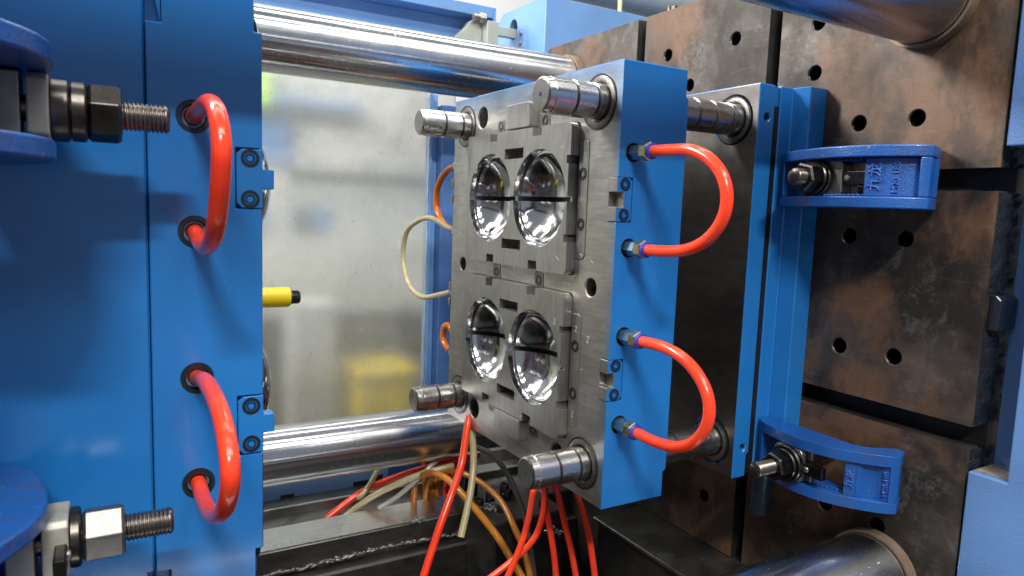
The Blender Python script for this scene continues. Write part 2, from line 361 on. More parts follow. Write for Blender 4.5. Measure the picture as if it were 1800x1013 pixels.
# machine bed: rails running along the machine
bed = thing('machine_bed', (0, 490, -420), 'black oily machine bed with bright steel rail under the lower tie bars', 'machine bed')
obj('bed_body', boxm(-1500, 284, 428, 1200, -420, -262.2), 'bed_black', bed, bevel=2)
obj('bed_shelf', prism(B(), [(424, -420), (427.8, -420), (427.8, -262), (453, -262), (453, -240), (428, -238.5), (424, -241)], 'X', -1500, 284), 'bed_dark', bed, bevel=.8)
obj('rail_block', prism(B(), [(453.2, -262), (527, -262), (527, -201), (525, -200), (455, -200), (453.2, -202)], 'X', -1500, 284), 'bed_dark', bed)
obj('rail', boxm(-1500, 283.5, 454.5, 526, -199.7, -198), 'rail_steel', bed)
obj('back_rail', prism(B(), [(531, -262), (600, -262), (600, -216), (531, -216.5)], 'X', -1500, 284), 'bed_steel', bed, bevel=1)
obj('rail_step', prism(B(), [(600.3, -262), (646, -262), (646, -204), (603, -200), (600.3, -202)], 'X', -1500, 284), 'bed_steel', bed, bevel=1.2, seg=2)
obj('platen_foot', boxm(286, 700, -215, 1200, -420, -152), 'bed_black', bed, bevel=2)
b = B(); rnd = random.Random(3); P = []
x = -1400
while x < 270:
    P.append((x+rnd.uniform(-2, 2), 451.0+rnd.uniform(-1.5, 1.5), -233-2*math.sin(x*.02)+rnd.uniform(-1.6, 1.6))); x += 4.5
for i, (x, y, z) in enumerate(P):
    rr_ = rnd.uniform(2.2, 3.8); bmesh.ops.create_icosphere(b, subdivisions=2, radius=1, matrix=Matrix.Translation((x, y, z)) @ Matrix.Rotation(rnd.uniform(-.5, .5), 4, 'Y') @ Matrix.Diagonal((rnd.uniform(5, 11), rr_, rr_*.8, 1)))
tag(obj('weld_bead', b, 'weld', bed, smooth=True, ang=80), kind='stuff')
cb = thing('cover_plate', (238, 100, -152), 'dark steel cover plate at the foot of the rusty platen', 'plate')
obj('sheet', boxm(192, 284, -700, 258, -158, -152), 'bed_steel', cb, bevel=1)
obj('support', boxm(196, 284, -700, 250, -420, -158.3), 'bed_black', cb, bevel=1)
ty = thing('drip_tray', (-100, 0, -432), 'black oil tray under the open mold', 'tray')
obj('tray_floor', boxm(-1500, 283, -700, 423, -432, -424), 'oil_black', ty)
obj('tray_lip', boxm(-1500, 283, -712, -701, -432, -380), 'bed_black', ty)

# ------------------------------------------------------------------ fixed platen
ZC = 233.0; YC = 188.0
pl = thing('fixed_platen', (350, YC, -150), 'rusty brown machine platen with T-slots and tapped holes behind the mold', 'platen')
outl = rrect(-215, 590, -151, 616, 16, 5)
tools = []
for z in (358.5, 105.5):
    tools.append(boxm(280, 318, -230, 605, z-11, z+11)); tools.append(boxm(302.5, 317.5, -229, 604, z-19, z+19))
for y in (317, 60):
    tools.append(boxm(280, 317, y-9.5, y+9.5, -160, 630)); tools.append(boxm(303.5, 316.5, y-17, y+17, -159, 629))
holes = [(255, 550), (125, 550), (206, 500), (-2, 487), (-2, 545), (-65, 423), (-130, 423), (-65, 297), (-130, 297), (-65, 170), (-130, 170), (-130, 43), (-65, -21), (-130, -21), (255, -84), (125, -84)]
for h in holes: tools.append(lathe(B(), [(10.2, 284), (8.8, 286.2), (8.8, 335)], h, 'X', 28))
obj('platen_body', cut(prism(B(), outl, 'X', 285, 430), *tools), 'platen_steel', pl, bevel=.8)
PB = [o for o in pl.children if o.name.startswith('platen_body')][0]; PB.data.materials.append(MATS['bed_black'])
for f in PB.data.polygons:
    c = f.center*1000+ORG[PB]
    if 287 < c.x < 425 and -210 < c.y < 585 and -148 < c.z < 610: f.material_index = 1  # slot and hole walls painted black for the shade inside
for h in holes[:12]:
    prof = []
    for i in range(15): prof += [(8.75, 286.5+i*2.5), (7.7, 287.7+i*2.5)]
    obj('threaded_hole', lathe(B(), prof+[(0, 325)], h, 'X', 24, cap=False), 'black_steel', pl, smooth=True, ang=80)
def rough_slab(x0, x1, y, z0, z1, nx, nz, amp, seed):
    b = B(); g = []
    for j in range(nz+1):
        row = []
        for i in range(nx+1):
            X_ = x0+(x1-x0)*i/nx; Z_ = z0+(z1-z0)*j/nz; e = 0 if i == 0 else 1
            d = amp*(noise.fractal(Vector((X_*.06, Z_*.06, seed)), 1, 2, 4))*e
            row.append(b.verts.new((X_, y-abs(d)*1.3, Z_)))
        g.append(row)
    for j in range(nz):
        for i in range(nx): b.faces.new((g[j][i], g[j][i+1], g[j+1][i+1], g[j+1][i]))
    back = [b.verts.new((q[0], y+2, q[1])) for q in ((x0, z0), (x1, z0), (x1, z1), (x0, z1))]
    b.faces.new(back)
    return b
for z0, z1, nz in ((-150, 93, 60), (118, 212, 26), (249, 346, 26), (371, 614, 60)):
    obj('cast_edge', rough_slab(288, 418, -215.2, z0, z1, 26, nz, 4.0, z0), 'cast_side', pl, smooth=True, ang=60)
obj('lug', prism(B(), [(-225, 213), (-215.4, 213), (-215.4, 248), (-221, 248), (-226, 243)], 'X', 291, 324), 'cast_dark', pl, bevel=1)
cs = obj('cap_screw', lathe(B(), [(0, 652), (9, 652), (10, 650.5), (10, 633), (10, 617)], (364, 340), 'Z', 32, cap=False), 'black_steel', pl, smooth=True)
obj('top_shim', boxm(300, 420, 300, 402, 616.3, 621), 'platen_steel', pl, bevel=.6)

# tie bars
def tie_bar(y, z, label, x0=-1800):
    t = thing('tie_bar', (0, y, z), label, 'tie bar', 'chromed tie bars of the machine')
    prof = [(45.9, x0), (46, 283)]
    gs = {}
    obj('bar', lathe(B(), [(0, x0), (46, x0), (46, -120), (45.7, -119.6), (45.7, -118.8), (46, -118.4), (46, -62), (45.6, -61.6), (45.6, -60.6), (46, -60.2), (46, 270), (0, 270)], (y, z), 'X', 96, cap=False), 'tie_chrome', t, smooth=True)
    obj('collar', ring(B(), 49.5, 46.3, 272, 284.7, (y, z), 'X', 64), 'bush_rust', t, smooth=True)
    obj('gland', ring(B(), 46.2, 40, 270.2, 284.6, (y, z), 'X', 64), 'rubber_and_gap_black', t, smooth=True)
n = N('bush_rust'); n.set(Base_Color=n.mix(n.noise(60, 6), (.16, .08, .04), (.30, .25, .20)), Roughness=.5, Metallic=.4)
tie_bar(512, 542, 'far upper chrome tie bar running above the guard window')
tie_bar(512, -75, 'far lower chrome tie bar running below the guard window, above the bed')
tie_bar(-133, 542, 'near upper tie bar in shade, entering the platen at the top right corner')
tie_bar(-133, -75, 'near lower chrome tie bar at the bottom right corner')

# ------------------------------------------------------------------ common mold parts
def lock_screws(parent, x, zs, y, r=6.2):
    for z in zs:
        b = cut(ring(B(), r+.9, r-.1, y-.25, y+3, (x, z), 'Y', 28)) if 0 else ring(B(), r+1.0, r-1.3, y-.25, y+3, (x, z), 'Y', 28)
        o = socket_screw('screw', (x, z), y-.45, r*.74, parent, 'mold_blue_dark', 'Y')
        obj('screw_bore', b, 'rubber_and_gap_black', parent, smooth=True)
n = N('mold_blue_dark'); n.set(Base_Color=(.012, .07, .20), Roughness=.3, Metallic=.5)
def fitting_recess(parent, x, z, brass=False):
    """hole bored in the painted side with a black seal and collet"""
    obj('port_bore', ring(B(), 11.3, 9.0, -.4, 6, (x, z), 'Y', 36), 'rubber_and_gap_black', parent, smooth=True)
def collet(parent, x, z):
    obj('port_bore', ring(B(), 11.4, 8.7, -.35, 10, (x, z), 'Y', 40), 'rubber_and_gap_black', parent, smooth=True)
    o = obj('collet', lathe(B(), [(8.6, 11), (8.5, 5.0), (7.9, 4.2), (6.2, 4.2), (6.0, 11)], (x, z), 'Y', 36, cap=False), 'ring_grey', parent, smooth=True)
def nipple(parent, x, z, sgn=-1, y0=0, L=1.0):
    f = lambda v: y0+sgn*v
    obj('port_bore', ring(B(), 10.0, 9.2, y0+sgn*.3, y0-sgn*6, (x, z), 'Y', 36), 'rubber_and_gap_black', parent, smooth=True)
    a = obj('nipple', hexn(B(), 14.2, f(-8), f(16), (x, z), 'Y', .2, .8), 'nipple_blue', parent)
    obj('collet_nut', hexn(B(), 16.5, f(16), f(26), (x, z), 'Y', .5, 1.2), 'brass', parent)
    obj('release_ring', lathe(B(), [(7.6, f(26)), (7.9, f(26.6)), (7.9, f(28.6)), (7.4, f(29.2)), (5.6, f(29.3)), (5.6, f(25))], (x, z), 'Y', 32, cap=False), 'collet_blue', parent, smooth=True)
n = N('nipple_blue'); n.set(Base_Color=n.mix(n.noise(70, 4), (.10, .22, .30), (.24, .34, .38)), Roughness=.28, Metallic=.85)
def guide_pin(parent, y, z, tip, base, grooves, r=18.3):
    d = 1 if base > tip else -1
    pr = [(0, tip+6), (1.6, tip+6), (2.2, tip), (r-3.2, tip), (r-1.0, tip+1.4), (r-.7, tip+8), (r, tip+9)]
    for g in grooves: pr += [(r, g-1.7), (r-1.6, g-1.1), (r-1.6, g+1.1), (r, g+1.7)]
    pr += [(r, base+5), (0, base+5)]
    o = obj('guide_pin', lathe(B(), pr, (y, z), 'X', 64, cap=False), 'pin_steel', parent, smooth=True, ang=30)
    o.data.materials.append(MATS['bush_steel'])
    for f in o.data.polygons:
        c = f.center*1000
        if abs(f.normal.x) > .9 and c.x+ORG[o].x < tip+3: f.material_index = 1
    for g in grooves: obj('groove_ring', ring(B(), r-1.45, r-2.5, g-1.0, g+1.0, (y, z), 'X', 48), 'groove_dark', o, smooth=True)  # near-black ring darkens each pin groove
    return o
def bush(parent, y, z, x, r=27.6):
    obj('bush_gap', ring(B(), r+1.05, r-.9, x-1.15, x+4, (y, z), 'X', 64), 'rubber_and_gap_black', parent, smooth=True)
    obj('bush', lathe(B(), [(r, x+4), (r, x-.6), (r-.6, x-1.0), (21, x-1.0), (20, x-.1), (20, x+3), (20, x+4)], (y, z), 'X', 64, cap=False), 'bush_steel', parent, smooth=True)
    obj('bush_throat', ring(B(), 19.9, 18.6, x+.8, x+4, (y, z), 'X', 48), 'rubber_and_gap_black', parent, smooth=True)

# ------------------------------------------------------------------ centre mold plate
mp = thing('mold_plate', (44, YC+4, 0), 'steel mold half with blue sides holding four mirror dish cavities, centre', 'mold half')
H = 466.0; W = 384.0
prof = [(0, 0), (84.5, 0), (84.5, 28), (88.5, 31), (88.5, 435), (85, 438), (85, 466), (0, 466)]
bores = []
PINS = [(37.5, 427.5), (346.5, 427.5), (37.5, 38.5), (346.5, 38.5)]
for p in PINS: bores.append(cyl(B(), 28.7, -5, 3.9, p))
H14 = [(298, 435.3, 14), (298, 30.5, 14), (86, 30.5, 14), (86, 435.3, 14), (37.5, 233, 9.6), (347, 232.5, 9.6)]
for y, z, r in H14: bores.append(lathe(B(), [(r+1.3, -5), (r+1.3, 0), (r, 1.4), (r, 60)], (y, z), 'X', 36))
UI = (243.5, 409.5); LI = (56, 222.5); IY = (68.5, 315.5)
for z0, z1 in (UI, LI):
    bores.append(prism(B(), rrect(IY[0]-.8, IY[1]+.8, z0-.8, z1+.8, 6), 'X', -5, 45))
WP = [(50.6, 68.0, 262, 390), (50.6, 68.0, 73.5, 201.5)]
for y0, y1, z0, z1 in WP: bores.append(prism(B(), rrect(y0-.5, y1, z0-.5, z1+.5, 6, 5, (0, 1, 1, 0)), 'X', -5, 12))
SQ = [(130.2, 149.4, 424, 408, 418.0), (235, 254.5, 426, 408, 420), ]
SQP = [(130, 149.2, 220.6, 240.2), (234.6, 254.4, 220.6, 240.6), (129.5, 148.5, 408, 425), (236, 254, 410, 426.5), (236, 254, 40, 57), (129.5, 148.5, 38, 57)]
for y0, y1, z0, z1 in SQP: bores.append(prism(B(), rrect(y0-.4, y1+.4, z0-.4, z1+.4, 2.5, 3), 'X', -5, 10))
LKZ = [(304, 350), (117, 161.5)]
for z0, z1 in LKZ: bores.append(boxm(-5, 19.5, -5, 14, z0, z1))
for z in (375, 278, 185.5, 90.5): bores.append(cyl(B(), 9.8, -8, 12, (18, z), 'Y'))
for z in (375, 278, 185.5, 90.5): bores.append(cyl(B(), 9, W-10, W+5, (18, z), 'Y'))
bores.append(prism(B(), [(-1, 466-2.4), (-1, 467), (3, 467)], 'X', -3, 90)); bores.append(prism(B(), [(-1, 464.4), (-1, 467), (1.8, 467)], 'Y', -3, W+3))
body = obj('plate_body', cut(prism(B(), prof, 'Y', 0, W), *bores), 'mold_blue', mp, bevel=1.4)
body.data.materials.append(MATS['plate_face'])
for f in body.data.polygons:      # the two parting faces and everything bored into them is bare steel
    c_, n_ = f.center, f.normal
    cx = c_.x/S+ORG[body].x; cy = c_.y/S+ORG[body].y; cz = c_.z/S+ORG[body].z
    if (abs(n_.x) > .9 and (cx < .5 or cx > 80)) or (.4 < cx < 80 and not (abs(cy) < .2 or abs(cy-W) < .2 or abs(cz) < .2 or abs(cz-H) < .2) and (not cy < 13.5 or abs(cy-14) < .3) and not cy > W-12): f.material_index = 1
for k, (y, z) in enumerate(PINS):
    bush(mp, y, z, 0)
    guide_pin(mp, y, z, -73, 0, (-39, -13))
for y, z, r in H14:
    obj('bore_liner', lathe(B(), [(r-.05, 1.6), (r-.1, 40), (r-.1, 59.8), (0, 59.8)], (y, z), 'X', 36, cap=False), 'pin_steel', mp, smooth=True)
# cavity inserts
def insert(z0, z1, up_):
    zm = 233+94 if up_ else 233-94
    yl, yh = IY
    lo = zm-84; hi = zm+83
    m = (lambda z: z) 
    na, nb, nc, nd = zm+47, zm+38, zm-39, zm-47.5
    pts = [(yh, z0), (yl+8, z0)]
    pts += [(yl+8-8*math.sin(a), z0+8-8*math.cos(a)) for a in (PI/8, PI/4, 3*PI/8, PI/2)]
    pts += [(yl, nd), (yl+7, nd), (yl+7, nc), (yl+3, nc), (yl+3, nb), (yl+7, nb), (yl+7, na), (yl, na)]
    pts += [(yl+8-8*math.cos(a), z1-8+8*math.sin(a)) for a in (0, PI/8, PI/4, 3*PI/8)] + [(yl+8, z1), (yh, z1)]
    tl = [cyl(B(), 56.6, -20, 60, (131.5, zm), 'X', 96), cyl(B(), 56.6, -20, 60, (250.5, zm), 'X', 96)]
    tl.append(boxm(-20, -5, 60, 295, zm-3, zm+3))
    for y0, y1 in ((129, 148), (234.3, 252.6)):
        tl.append(boxm(-20, .2, y0, y1, z1-10.5, z1+5)); tl.append(boxm(-20, .2, y0, y1, z0-5, z0+10.5))
    tl.append(boxm(-20, 10, 167.6, 212.8, zm+48, zm+60.5)); tl.append(boxm(-20, 10, 167.6, 212.8, zm-63, zm-50.5))
    ib = obj('cavity_insert', cut(prism(B(), pts, 'X', -12, 44), *tl), 'insert_steel', mp, bevel=.5)
    for yc in (131.5, 250.5):
        b = B()
        R0 = 56.5
        prof = [(R0, -11.9), (R0, -4.6), (R0-.8, -3.6), (R0-3.8, -3.1), (R0-4.4, -2.2), (R0-5.0, 0)]
        R1 = R0-5.0; D = 25.0; n_ = 22
        for i in range(1, n_+1):
            r = R1*(1-i/n_); q = r/R1
            prof.append((r, 0+D*(1-q**2.7)))
        lathe(b, prof, (yc, zm), 'X', 112, cap=False)
        for s_ in (-3, 3):
            bmesh.ops.bisect_plane(b, geom=b.verts[:]+b.edges[:]+b.faces[:], plane_co=(0, 0, zm+s_), plane_no=(0, 0, 1), dist=1e-4)
        kill = [f for f in b.faces if abs(f.calc_center_median().z-zm) < 3]
        bmesh.ops.delete(b, geom=kill, context='FACES')
        obj('cavity_dish', b, 'cavity_mirror', mp, smooth=True, ang=28)
    obj('slot_dark', boxm(30, 43, 72, 312, zm-30, zm+30), 'rubber_and_gap_black', mp)  # black box standing in for the shade inside the slots
insert(*UI, True); insert(*LI, False)
for i, (y0, y1, z0, z1) in enumerate(WP):
    o = obj('wear_strip', prism(B(), rrect(y0, y1-.3, z0, z1, 6, 5, (0, 1, 1, 0)), 'X', -.8, 11), 'insert_steel', mp, bevel=.4)
    zm = (327, 139)[i]
    for z in ((354, 299.6), (165.2, 111.4))[i]:
        obj('screw_bore', ring(B(), 6.9, 4.9, -.95, 2, (59.3, z), 'X', 28), 'rubber_and_gap_black', o, smooth=True)
        socket_screw('screw', (59.3, z), -1.1, 4.9, o)
for y0, y1, z0, z1 in SQP:
    o = obj('guide_strip', prism(B(), rrect(y0, y1, z0, z1, 2.2, 3), 'X', -.7, 9), 'bush_steel', mp, bevel=.3)
    cz = (z0+z1)/2
    if z0 > 400: cz = z0+9.5
    if z0 < 60: cz = z0+8
    obj('screw_bore', ring(B(), 6.7, 4.8, -.85, 2, ((y0+y1)/2, cz), 'X', 28), 'rubber_and_gap_black', o, smooth=True)
    socket_screw('screw', ((y0+y1)/2, cz), -1.0, 4.8, o)
obj('heel_block', prism(B(), rrect(156.5, 215, 411, 441, 3, 3), 'X', -12, .5), 'block_steel', mp, bevel=1)
obj('heel_block', prism(B(), rrect(154, 217.5, 27.5, 54.5, 3, 3), 'X', -12, .5), 'block_steel', mp, bevel=1)
# female side locks
def female_lock(z0, z1):
    zc = (z0+z1)/2
    pts = [(-1.2, z0+.6), (15, z0+.6), (18.6, z0+4), (18.6, z1-4), (15, z1-.6), (-1.2, z1-.6), (-1.2, zc+7.6), (8, zc+7.6), (8, zc-7.6), (-1.2, zc-7.6)]
    o = obj('side_lock', prism(B(), pts, 'Y', -.4, 13.6), 'mold_blue', mp, bevel=.6)
    o.data.materials.append(MATS['block_steel'])
    for f in o.data.polygons:
        if abs(f.normal.x) > .8 and f.center.x/S+ORG[o].x < 14 or abs(f.normal.z) > .8 and f.center.x/S+ORG[o].x < 8 and abs(f.center.z/S+ORG[o].z-zc) < 12: f.material_index = 1
    lock_screws(o, 9.2, (zc+15.5, zc-15.5), -.5, 5.6)
for a in LKZ: female_lock(*a)
# locks on the far side, seen only as small tabs past the edge
for z in (349, 325, 195, 172): obj('lock_tab', boxm(-1.5, 10, W+.2, W+5, z-6, z+6), 'block_steel', mp, bevel=.6)
for z in (375, 278, 185.5, 90.5): nipple(mp, 18, z)
for z in (375, 278, 185.5, 90.5): nipple(mp, 18, z, 1, W)
# marker ink
def ink(parent, pts, x, w_=.5):
    b = B()
    for (a, c) in zip(pts, pts[1:]):
        dy, dz = c[0]-a[0], c[1]-a[1]; L = math.hypot(dy, dz); ny, nz = -dz/L*w_/2, dy/L*w_/2
        vs = [b.verts.new((x, a[0]+ny, a[1]+nz)), b.verts.new((x, c[0]+ny, c[1]+nz)), b.verts.new((x, c[0]-ny, c[1]-nz)), b.verts.new((x, a[0]-ny, a[1]-nz))]
        top = [b.verts.new((x+.15, v.co.y, v.co.z)) for v in vs]; b.faces.new(vs); b.faces.new(top[::-1])
        for i in range(4): b.faces.new((vs[i], top[i], top[(i+1) % 4], vs[(i+1) % 4]))
    obj('ink_mark', b, 'marker_ink', parent)
def two(y, z, s): return [(y+.5*s, z+.8*s), (y-.1*s, z+1.1*s), (y-.6*s, z+.6*s), (y-.2*s, z-.1*s), (y+.5*s, z-.8*s), (y-.7*s, z-.7*s)]
ink(mp, [(88, 383), (81, 383.6)], -12.2); ink(mp, [(88, 263), (82, 259)], -12.2)
ink(mp, [(59, 376), (55, 376.2)], -1.0); ink(mp, [(36, 371), (30, 371.3)], -.25)
ink(mp, [(58.5, 268), (53.5, 266)], -1.0); ink(mp, [(40, 262), (34, 260)], -.25)
ink(mp, two(86, 189, 3.6), -12.2); ink(mp, two(60, 184, 3.4), -1.0); ink(mp, two(38, 176, 3.8), -.25); ink(mp, two(59, 88, 3.4), -1.0)
ink(mp, [(300, 198), (295, 203)], -12.2); ink(mp, [(297, 196), (292, 201)], -12.2)

# ------------------------------------------------------------------ fixed mold base against the platen
fb = thing('fixed_mold', (240, YC+4, 0), 'dark steel mold base with bright blue edges bolted flat against the rusty platen', 'mold base')
tl = [cyl(B(), 28.7, 190, 200.9, p) for p in PINS] + [cyl(B(), 4.5, -5, 14, (211.5, z), 'Y', 20) for z in (429, 37)]
o = obj('backing_plate', cut(prism(B(), [(197, 0), (218.5, 0), (218.5, 26), (222.5, 30), (222.5, 466), (197, 466)], 'Y', 0, W), *tl), 'mold_blue', fb, bevel=1.2)
o.data.materials.append(MATS['back_plate_steel'])
for f in o.data.polygons:
    if f.normal.x < -.9: f.material_index = 1
for y, z in PINS:
    bush(fb, y, z, 197, 26.5)
    guide_pin(fb, y, z, 96, 198, (127, 153, 180))
obj('gap_spacer', boxm(222.8, 232, 4, W-4, 443, 465.2), 'mold_blue', fb)
obj('gap_shade', boxm(222.8, 232, 1.5, W-4, 4, 442.5), 'rubber_and_gap_black', fb)  # black filler standing in for the unpainted, shaded gap between plates
obj('clamp_plate', prism(B(), [(232.3, 0), (252.5, 0), (252.5, -3), (256, -22), (284.6, -22), (284.6, W+22), (232.3, W+22)], 'Z', 12, 466), 'mold_blue', fb, bevel=1.1)
obj('support_pillar', lathe(B(), [(0, -58), (11, -58), (12.5, -56), (12.5, 11.5), (0, 11.5)], (262, 8), 'Z', 36, cap=False), 'pillar_teal', fb, smooth=True)
n = N('pillar_teal'); n.set(Base_Color=(.05, .09, .12), Roughness=.35, Metallic=.6)

# ------------------------------------------------------------------ moving mold half at the left
mv = thing('moving_mold', (-440, YC+4, 0), 'glossy bright blue mold half with two recessed red hose loops filling the left side', 'mold half')
c1 = [boxm(-349.5, -340, -5, 30, 437, 470), boxm(-349.5, -340, -5, 30, -5, 34), boxm(-422, -411, -5, 12, 434, 470), boxm(-422, -411, -5, 12, -5, 31)]
c1 += [boxm(-362.8, -340, -5, 12, z0-.7, z1+.7) for z0, z1 in ((307, 351), (114, 160.5))]
c1 += [cyl(B(), 11.4, -8, 20, (-391, z), 'Y', 40) for z in (371.5, 288.2, 178.3, 96)]
FP = obj('front_plate', cut(boxm(-421.2, -343.6, 0, W, 0, H), *c1), 'mold_blue', mv, bevel=1.2)
FP.data.materials.append(MATS['plate_steel'])
for f in FP.data.polygons:
    if f.normal.x > .9 and f.center.x/S+ORG[FP].x > -344: f.material_index = 1
c2 = [boxm(-426, -410, -5, 12, -5, 31), boxm(-428, -415, -5, 10, 434, 470)]
obj('middle_plate', cut(boxm(-522, -421.9, .6, W, 0, H), c2[0]), 'mold_blue', mv, bevel=1.6)
obj('rear_plate', boxm(-553.8, -522.5, -22, W+22, 0, H), 'mold_blue', mv, bevel=1.6)
obj('pry_ramp', prism(B(), [(-411.5, 434.2), (-418, 466), (-411.5, 466)], 'Y', .4, 10), 'mold_blue', FP)
for z in (371.5, 288.2, 178.3, 96): collet(mv, -391, z)
def male_lock(z0, z1):
    zc = (z0+z1)/2
    pts = [(-343.4, z0), (-358.5, z0), (-362.3, z0+3.8), (-362.3, z1-3.8), (-358.5, z1), (-343.4, z1), (-343.4, zc+7.4), (-335.4, zc+7.4), (-335.0, zc+6.8), (-335.0, zc-6.8), (-335.4, zc-7.4), (-343.4, zc-7.4)]
    o = obj('side_lock', prism(B(), pts, 'Y', -.5, 11.6), 'mold_blue', mv, bevel=.5)
    lock_screws(o, -352.5, (zc+15.3, zc-15.3), -.6, 5.8)
male_lock(307, 351); male_lock(114.5, 160.3)
for zm in (327, 139):
    for yc in (131.5, 250.5):
        prf = [(0, -313)] + [(52*math.sin(PI/2*i/16), -343.6+2+28.6*math.cos(PI/2*i/16)**.9) for i in range(1, 16)] + [(52, -341), (55.5, -340.8), (55.5, -343)]
        obj('core_dome', lathe(B(), prf, (yc, zm), 'X', 72, cap=False), 'cavity_mirror', mv, smooth=True)
obj('core_insert', boxm(-343.5, -341, 70, 313, 58, 222), 'insert_steel', mv, bevel=.5)
obj('core_insert', boxm(-343.5, -341, 70, 313, 244, 408), 'insert_steel', mv, bevel=.5)
for y, z in PINS: obj('guide_bush', ring(B(), 27, 19, -344.0, -336, (y, z), 'X', 48) if 0 else ring(B(), 27, 19, -344.2, -343.3, (y, z), 'X', 48), 'bush_steel', mv, smooth=True)
mvp = thing('moving_platen', (-650, YC, -150), 'dark machine platen behind the left mold half at the frame edge', 'platen')
obj('platen_body', prism(B(), rrect(-215, 590, -151, 616, 16, 4), 'X', -760, -554.3), 'platen_steel', mvp, bevel=1)

# ------------------------------------------------------------------ mold clamps
# local frame: origin where the stud meets the platen, -X out of the platen, -Y away from the mold
def mold_clamp(front, back, loc, label, tip, nut, wash, blk, lettering, teeth, webp, yb, slide, af=28.5, link=True, nutmat='black_steel', blkmat='clamp_steel'):
    t = thing('mold_clamp', loc, label, 'clamp', 'blue mold clamps bolted to the platens')
    X0, Y0, Z0 = loc
    g = lambda P, a, b_: prism(B(), [(X0+x, Y0+y) for x, y in P], 'Z', Z0+a, Z0+b_)
    outl_ = front+back
    rails = [g(outl_, 19.5, 31), g(outl_, -31, -19.5)]
    bm = B()
    def add(q):
        me = bpy.data.meshes.new('q'); q.to_mesh(me); q.free(); bm.from_mesh(me); bpy.data.meshes.remove(me)
    for r_ in rails: add(r_)
    def fx(y):          # front curve X at local y
        F = sorted(front, key=lambda p: p[1])
        for (xa, ya), (xb, yb) in zip(F, F[1:]):
            if ya <= y <= yb: return xa+(xb-xa)*(y-ya)/(yb-ya)
        return F[-1][0] if y > F[-1][1] else F[0][0]
    add(g([(fx(63)+.5, 63), (fx(50)+.5, 50), (-34, 50), (-34, 63)], -19.4, 19.4))           # mold-side toe bridge
    ye = min(p[1] for p in front)
    w0, floor, heel = webp; back_y = [p for p in back if p[0] == -2][0][1]
    web = [(fx(y)+d, y) for y, d in floor]
    bk = [(-20, floor[-1][0]), (-30, floor[-1][0]+22), (-30, w0)] if floor[-1][0]+22 < w0 else [(-20, floor[-1][0]), (-26, w0)]
    add(g(web+bk, -19.4, 19.4))
    add(g([(fx(heel)+.3, heel), (fx((heel+ye)/2)+.3, (heel+ye)/2), (fx(ye)+.4, ye+.6), (min(fx(ye)+20, -6), ye+8), (-4, back_y+1.5), (-4, heel+16)], -19.4, 19.4))     # outer heel
    if teeth:
        for k in range(13):
            y = 4-k*5
            for s_ in (-1, 1): add(g([(fx(y)+11, y), (fx(y-2.6)+11, y-2.6), (-33, y-2.6), (-33, y)], s_*19.4 if s_ < 0 else 16.6, -16.6 if s_ < 0 else 19.4))
    cb_ = obj('clamp_body', bm, 'clamp_blue', t, smooth=True, ang=25, bevel=1.8, seg=3)
    # stud with real thread grooves
    pr = [(0, X0-tip), (7.2, X0-tip), (8.5, X0-tip+1.5)]
    xx = -tip+2.0
    while xx < -nut[1]-2:
        pr += [(8.8, X0+xx+.3), (8.8, X0+xx+.7), (7.7, X0+xx+1.5), (7.7, X0+xx+1.8)]; xx += 2.4
    pr += [(8, X0), (0, X0)]
    sb = lathe(B(), pr, (Y0, Z0), 'X', 36, cap=False)
    for v in sb.verts:
        if X0-tip+1.9 < v.co.x < X0-nut[1]-2.4:
            a_ = math.atan2(v.co.z-Z0, v.co.y-Y0) % (2*PI); v.co.x += 2.4*(a_/(2*PI)-.5)
    obj('stud', sb, 'thread_steel', t, smooth=True, ang=70)
    nt = hexn(B(), af, X0-nut[0], X0-nut[1], (Y0, Z0), 'X', .25, 2.2)
    obj('nut', nt, nutmat, t, bevel=.7, seg=2)
    for (r, a, b_) in wash: obj('washer', lathe(B(), [(r-1.2, X0-a), (r, X0-a+1.2), (r, X0-b_-.6), (r-.8, X0-b_)], (Y0, Z0), 'X', 44), 'black_steel', t, smooth=True)
    a, b_ = blk
    yp, ym = yb
    q = prism(B(), [(Y0+ym+3, Z0-18.4), (Y0+yp-3, Z0-18.4), (Y0+yp, Z0-15), (Y0+yp, Z0+15), (Y0+yp-3, Z0+18.4), (Y0+ym+3, Z0+18.4), (Y0+ym, Z0+15), (Y0+ym, Z0-15)], 'X', X0-a, X0-b_)
    obj('lock_block', q, blkmat, t, bevel=1, seg=2)
    sa, sb, sy0, sy1 = slide
    obj('slide_block', cut(boxm(X0-sa, X0-sb, Y0+sy1, Y0+sy0, Z0-18, Z0+18), boxm(X0-sa-1, X0-sb+9, Y0+sy1-1, Y0+sy0+1, Z0-7.4, Z0+7.4)) if blkmat == 'clamp_steel' else boxm(X0-sa, X0-sb, Y0+sy1, Y0+sy0, Z0-18, Z0+18), blkmat, t, bevel=.8)
    if link: lk = obj('link_bar', prism(B(), [(Y0+ym-26, Z0-6.8), (Y0+ym-5, Z0-6.8), (Y0+ym-.3, Z0-4), (Y0+ym-.3, Z0+4), (Y0+ym-5, Z0+6.8), (Y0+ym-26, Z0+6.8)], 'X', X0-a+.5, X0-a+7), 'black_steel', t, bevel=1, seg=2)
    if link: obj('rivet', lathe(B(), [(0, X0-a-1.4), (2.6, X0-a-1.2), (3.4, X0-a+.2), (3.4, X0-a+1)], (Y0+ym-6, Z0), 'X', 20, cap=False), 'clamp_steel', lk, smooth=True)
